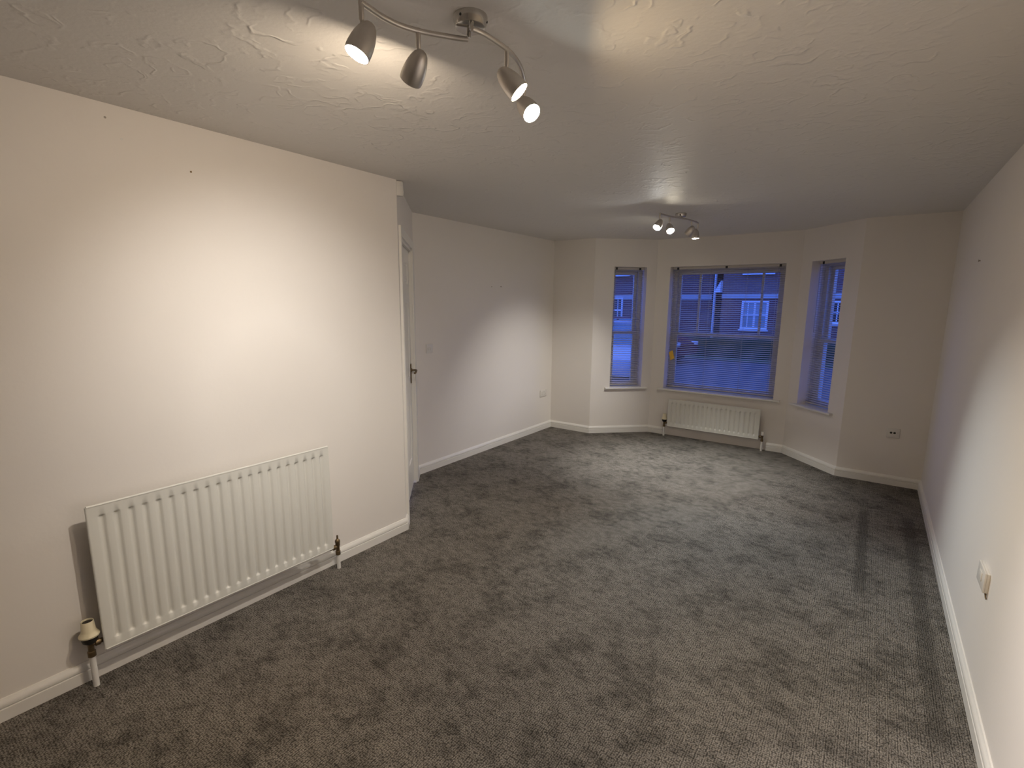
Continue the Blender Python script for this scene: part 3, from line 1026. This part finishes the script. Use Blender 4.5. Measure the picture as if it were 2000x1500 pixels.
def nail(name, loc, wall, r, label, mat='brass', ln=0.006, cat='nail'):
    bm = bmesh.new()
    lathe(bm, [(r * 0.6, 0.0), (r * 0.6, ln * 0.7), (r, ln * 0.7), (r, ln)], 10, Matrix.Rotation(PI / 2, 4, 'X'))
    o = link_mesh(name, bm, M[mat], None, 40)
    o.location = loc
    o.rotation_euler = (0, 0, wall.rz)
    tag(o, label, cat, 'small nails and plugs in the walls')


nail('picture_nail', (XL, 1.117, 2.198), W_L, 0.0042, 'small dark nail in the wall above the long radiator')
nail('wall_plug', (XL, 0.816, 2.344), W_L, 0.0045, 'brown stub in the wall just under the ceiling, above the long radiator', 'smudge', 0.0015, 'wall plug')
nail('wall_plug', (XL, 0.864, 2.274), W_L, 0.0055, 'pale filled plug a little below the brown stub near the ceiling', 'pipe', 0.002, 'wall plug')
nail('picture_nail', (XL2, 4.529, 1.802), W_FAR, 0.006, 'dark nail on the switch wall, the one nearer the bay')
nail('picture_nail', (XL2, 4.364, 1.796), W_FAR, 0.006, 'paler nail on the switch wall, the one nearer the door', 'smudge')
nail('wall_plug', (XR, 4.296, 1.908), W_R, 0.007, 'small dark stub high on the long bare wall near the corner', 'smudge', 0.01, 'wall plug')


# ------------------------------------------------------------------ outside: street at dusk
GZ = -0.30


def ground(name, mat, x0, x1, y0, y1, z):
    bm = bmesh.new()
    box(bm, (x0, y0, z - 0.1), (x1, y1, z))
    return structure(link_mesh(name, bm, mat))


ground('ground_road', M['asphalt'], -40, 30, 6.9, 45, GZ)
ground('ground_verge', M['grass'], -40, 30, 18.6, 20.6, GZ + 0.04)


def house_window(root, x0, x1, z0, z1, y, glass, nx=2, nz=2):
    bm = bmesh.new()
    f = 0.075
    box(bm, (x0, y - 0.06, z0), (x0 + f, y + 0.02, z1)); box(bm, (x1 - f, y - 0.06, z0), (x1, y + 0.02, z1))
    box(bm, (x0 + f, y - 0.06, z0), (x1 - f, y + 0.02, z0 + f)); box(bm, (x0 + f, y - 0.06, z1 - f), (x1 - f, y + 0.02, z1))
    for i in range(1, nx * 2):
        xx = x0 + (x1 - x0) * i / (nx * 2)
        hw_ = 0.035 if i == nx else 0.018
        box(bm, (xx - hw_, y - 0.05, z0 + f), (xx + hw_, y, z1 - f))
    for j in range(1, nz):
        zz = z0 + (z1 - z0) * j / nz
        box(bm, (x0 + f, y - 0.055, zz - 0.03), (x1 - f, y, zz + 0.03))
    box(bm, (x0 - 0.05, y - 0.11, z0 - 0.06), (x1 + 0.05, y + 0.02, z0))
    fr_ = link_mesh('house_window', bm, M['housewin'], root)
    bm = bmesh.new()
    box(bm, (x0 + 0.02, y - 0.02, z0 + 0.02), (x1 - 0.02, y + 0.012, z1 - 0.02))
    link_mesh('pane', bm, glass, fr_)


def build_house(x0, x1, y, depth, label, eaves, windows, band, barge=None, pipe=None):
    cx = (x0 + x1) / 2
    root = empty('house', (cx, y, GZ))
    tag(root, label, 'house', 'brick houses across the street')

    def part(name, bm, mat):
        bmesh.ops.translate(bm, verts=bm.verts, vec=(-cx, -y, -GZ))
        return link_mesh(name, bm, mat, root)
    bm = bmesh.new()
    box(bm, (x0, y, GZ), (x1, y + depth, eaves))
    for xe in (x0, x1 - 0.25):
        extrude_poly(bm, [(xe, y, eaves), (xe, y + depth, eaves), (xe, y + depth / 2, eaves + depth * 0.4)], (0.25, 0, 0))
    part('brick_wall', bm, M['brick'])
    bm = bmesh.new()
    ov = 0.35
    for sgn in (0, 1):
        ya = y - ov if sgn == 0 else y + depth + ov
        za = eaves - ov * 0.8 + 0.03
        extrude_poly(bm, [(x0 - 0.2, ya, za), (x0 - 0.2, y + depth / 2, eaves + depth * 0.4 + 0.05), (x0 - 0.2, y + depth / 2, eaves + depth * 0.4 + 0.2), (x0 - 0.2, ya, za + 0.15)], (x1 - x0 + 0.4, 0, 0))
    part('roof', bm, M['tile_roof'])
    for (a, b, c, d, g) in windows:
        n0 = len(root.children)
        house_window(root, a - cx, b - cx, c - GZ, d - GZ, 0.0, M[g])
    if band:
        bm = bmesh.new(); box(bm, (x0, y - 0.04, band[0]), (x1, y + 0.02, band[1])); part('stone_band', bm, M['stone'])
    if pipe:
        bm = bmesh.new(); lathe(bm, [(0.055, GZ), (0.055, eaves)], 14, Matrix.Translation((pipe, y - 0.09, 0))); part('drainpipe', bm, M['housewin'])
    if barge:
        bm = bmesh.new()
        extrude_poly(bm, [(x, y - 0.35, z) for x, z in barge], (0, 0.35, 0))
        part('bargeboard_end', bm, M['housewin'])
    return root


build_house(-4.97, 6.0, 21.0, 8.0, 'brick house seen through the middle blind, white four-pane window below a stone band', 5.0,
            [(-4.22, -3.28, 0.74, 1.79, 'houseglass'), (-4.22, -3.22, 2.82, 3.9, 'houseglass'), (-1.33, -0.45, 1.02, 1.80, 'houseglassd'), (1.8, 2.9, 0.74, 1.79, 'houseglassd')], (1.88, 2.06), barge=[(-4.97, 2.55), (-5.2, 2.1), (-4.97, 2.1)])
build_house(-17.0, -5.75, 22.6, 8.0, 'set-back brick house with white drainpipe, partly hidden behind the nearer house', 5.2,
            [(-8.35, -7.45, 0.75, 1.85, 'houseglassd'), (-10.6, -9.5, 2.97, 4.0, 'houseglass'), (-10.75, -9.75, 0.75, 1.95, 'houseglassd')], (1.86, 2.05), pipe=-5.62)


def build_hedge():
    bm = bmesh.new()
    nx, r = 60, random.Random(3)
    rings = []
    for i in range(nx + 1):
        x = -6.6 + i * 12.6 / nx
        ring = []
        for k in range(9):
            a = PI * k / 8
            rr = 1 + r.uniform(-0.12, 0.12)
            ring.append(bm.verts.new((x + r.uniform(-0.05, 0.05), 19.9 + 0.42 * math.cos(a) * rr, GZ + 0.72 * (math.sin(a) ** 0.6) * rr)))
        rings.append(ring)
    for a, b in zip(rings, rings[1:]):
        for k in range(8):
            bm.faces.new((a[k], a[k + 1], b[k + 1], b[k]))
        bm.faces.new((a[0], a[8], b[8], b[0]))
    bm.faces.new(rings[0]); bm.faces.new(rings[-1])
    o = link_mesh('hedge', bm, M['hedge'], None, 60)
    tag(o, 'low dark clipped hedge along the far side of the road', 'hedge')


build_hedge()


def build_car(loc, rz, paint, label, Lc=4.0, Wc=1.72, Hc_=1.45):
    """nose towards local +x"""
    root = empty('parked_car', loc, rz)
    tag(root, label, 'car', 'cars parked outside')
    h = Lc / 2
    low = [(-h, 0.30), (-h, 0.75), (-h + 0.10, 0.93), (-h + 0.75, 0.97), (h - 1.25, 0.97), (h - 0.35, 0.82), (h - 0.04, 0.66), (h, 0.45), (h - 0.05, 0.28)]
    cab = [(-h + 0.12, 0.93), (-h + 0.42, 1.36), (-h + 0.75, Hc_), (0.10, Hc_), (0.45, Hc_ - 0.07), (h - 1.05, 0.95)]
    bm = bmesh.new()
    w = Wc / 2

    def loft(prof, ws):
        rings = [[bm.verts.new((x, yy, z)) for x, z in prof] for yy in ws]
        return rings
    secs = []
    for yy, k in ((-w, 0.90), (-w + 0.07, 0.985), (-w * 0.5, 1.0), (w * 0.5, 1.0), (w - 0.07, 0.985), (w, 0.90)):
        secs.append([bm.verts.new((x * (0.985 if abs(yy) > w - 0.01 else 1.0), yy, 0.30 + (z - 0.30) * k)) for x, z in low])
    for a, b in zip(secs, secs[1:]):
        for i in range(len(a)):
            j = (i + 1) % len(a)
            bm.faces.new((a[i], a[j], b[j], b[i]))
    bm.faces.new(secs[0]); bm.faces.new(secs[-1])
    body = link_mesh('body', bm, paint, root, 50)
    bm = bmesh.new()
    secs = []
    for yy, yt in ((-1, -1), (1, 1)):
        secs.append([bm.verts.new((x, yy * (w - 0.06 - 0.20 * max(0, (z - 0.95) / 0.5)), z)) for x, z in cab])
    a, b = secs
    for i in range(len(a) - 1):
        bm.faces.new((a[i], a[i + 1], b[i + 1], b[i]))
    bm.faces.new(a); bm.faces.new(b); bm.faces.new((a[0], a[-1], b[-1], b[0]))
    link_mesh('cabin_glass', bm, M['carglass'], root)
    bm = bmesh.new()
    wt = w - 0.06 - 0.20 * (Hc_ - 0.95) / 0.5
    box(bm, (-h + 0.62, -wt - 0.01, Hc_ - 0.03), (0.22, wt + 0.01, Hc_ + 0.02), 0.02)
    for yy in (-1, 1):
        for (xa, za), (xb, zb) in (((-h + 0.12, 0.93), (-h + 0.72, Hc_)), ((0.20, Hc_ - 0.01), (h - 1.03, 0.95)), ((-0.35, 0.95), (-0.35, Hc_))):
            ya, yb = yy * (w - 0.055 - 0.20 * max(0, (za - 0.95) / 0.5)), yy * (w - 0.055 - 0.20 * max(0, (zb - 0.95) / 0.5))
            tube(bm, [(xa, ya, za), (xb, yb, zb)], 0.035, 8)
    link_mesh('roof', bm, paint, root, 50)
    for x in (-h + 0.72, h - 0.78):
        for yy in (-1, 1):
            bm = bmesh.new()
            lathe(bm, [(0.20, -0.10), (0.31, -0.10), (0.32, -0.06), (0.32, 0.06), (0.31, 0.10), (0.20, 0.10)], 28, Matrix.Translation((x, yy * (w - 0.11), 0.32)) @ Matrix.Rotation(PI / 2, 4, 'X'))
            link_mesh('wheel', bm, M['tyre'], root, 40)
    for yy in (-1, 1):
        bm = bmesh.new(); box(bm, (h - 0.16, yy * (w - 0.24) - 0.13, 0.60), (h - 0.005, yy * (w - 0.24) + 0.13, 0.72), 0.02)
        link_mesh('headlamp', bm, M['carlamp'], root, 40)
    return root


build_car((-5.6, 12.6, GZ), math.radians(-70), M['silver'], 'silver car with sloping windscreen, parked near the narrow blind window')
build_car((-6.9, 17.2, GZ), math.radians(-10), M['redcar'], 'dark red car further off, across the road behind the middle blind')
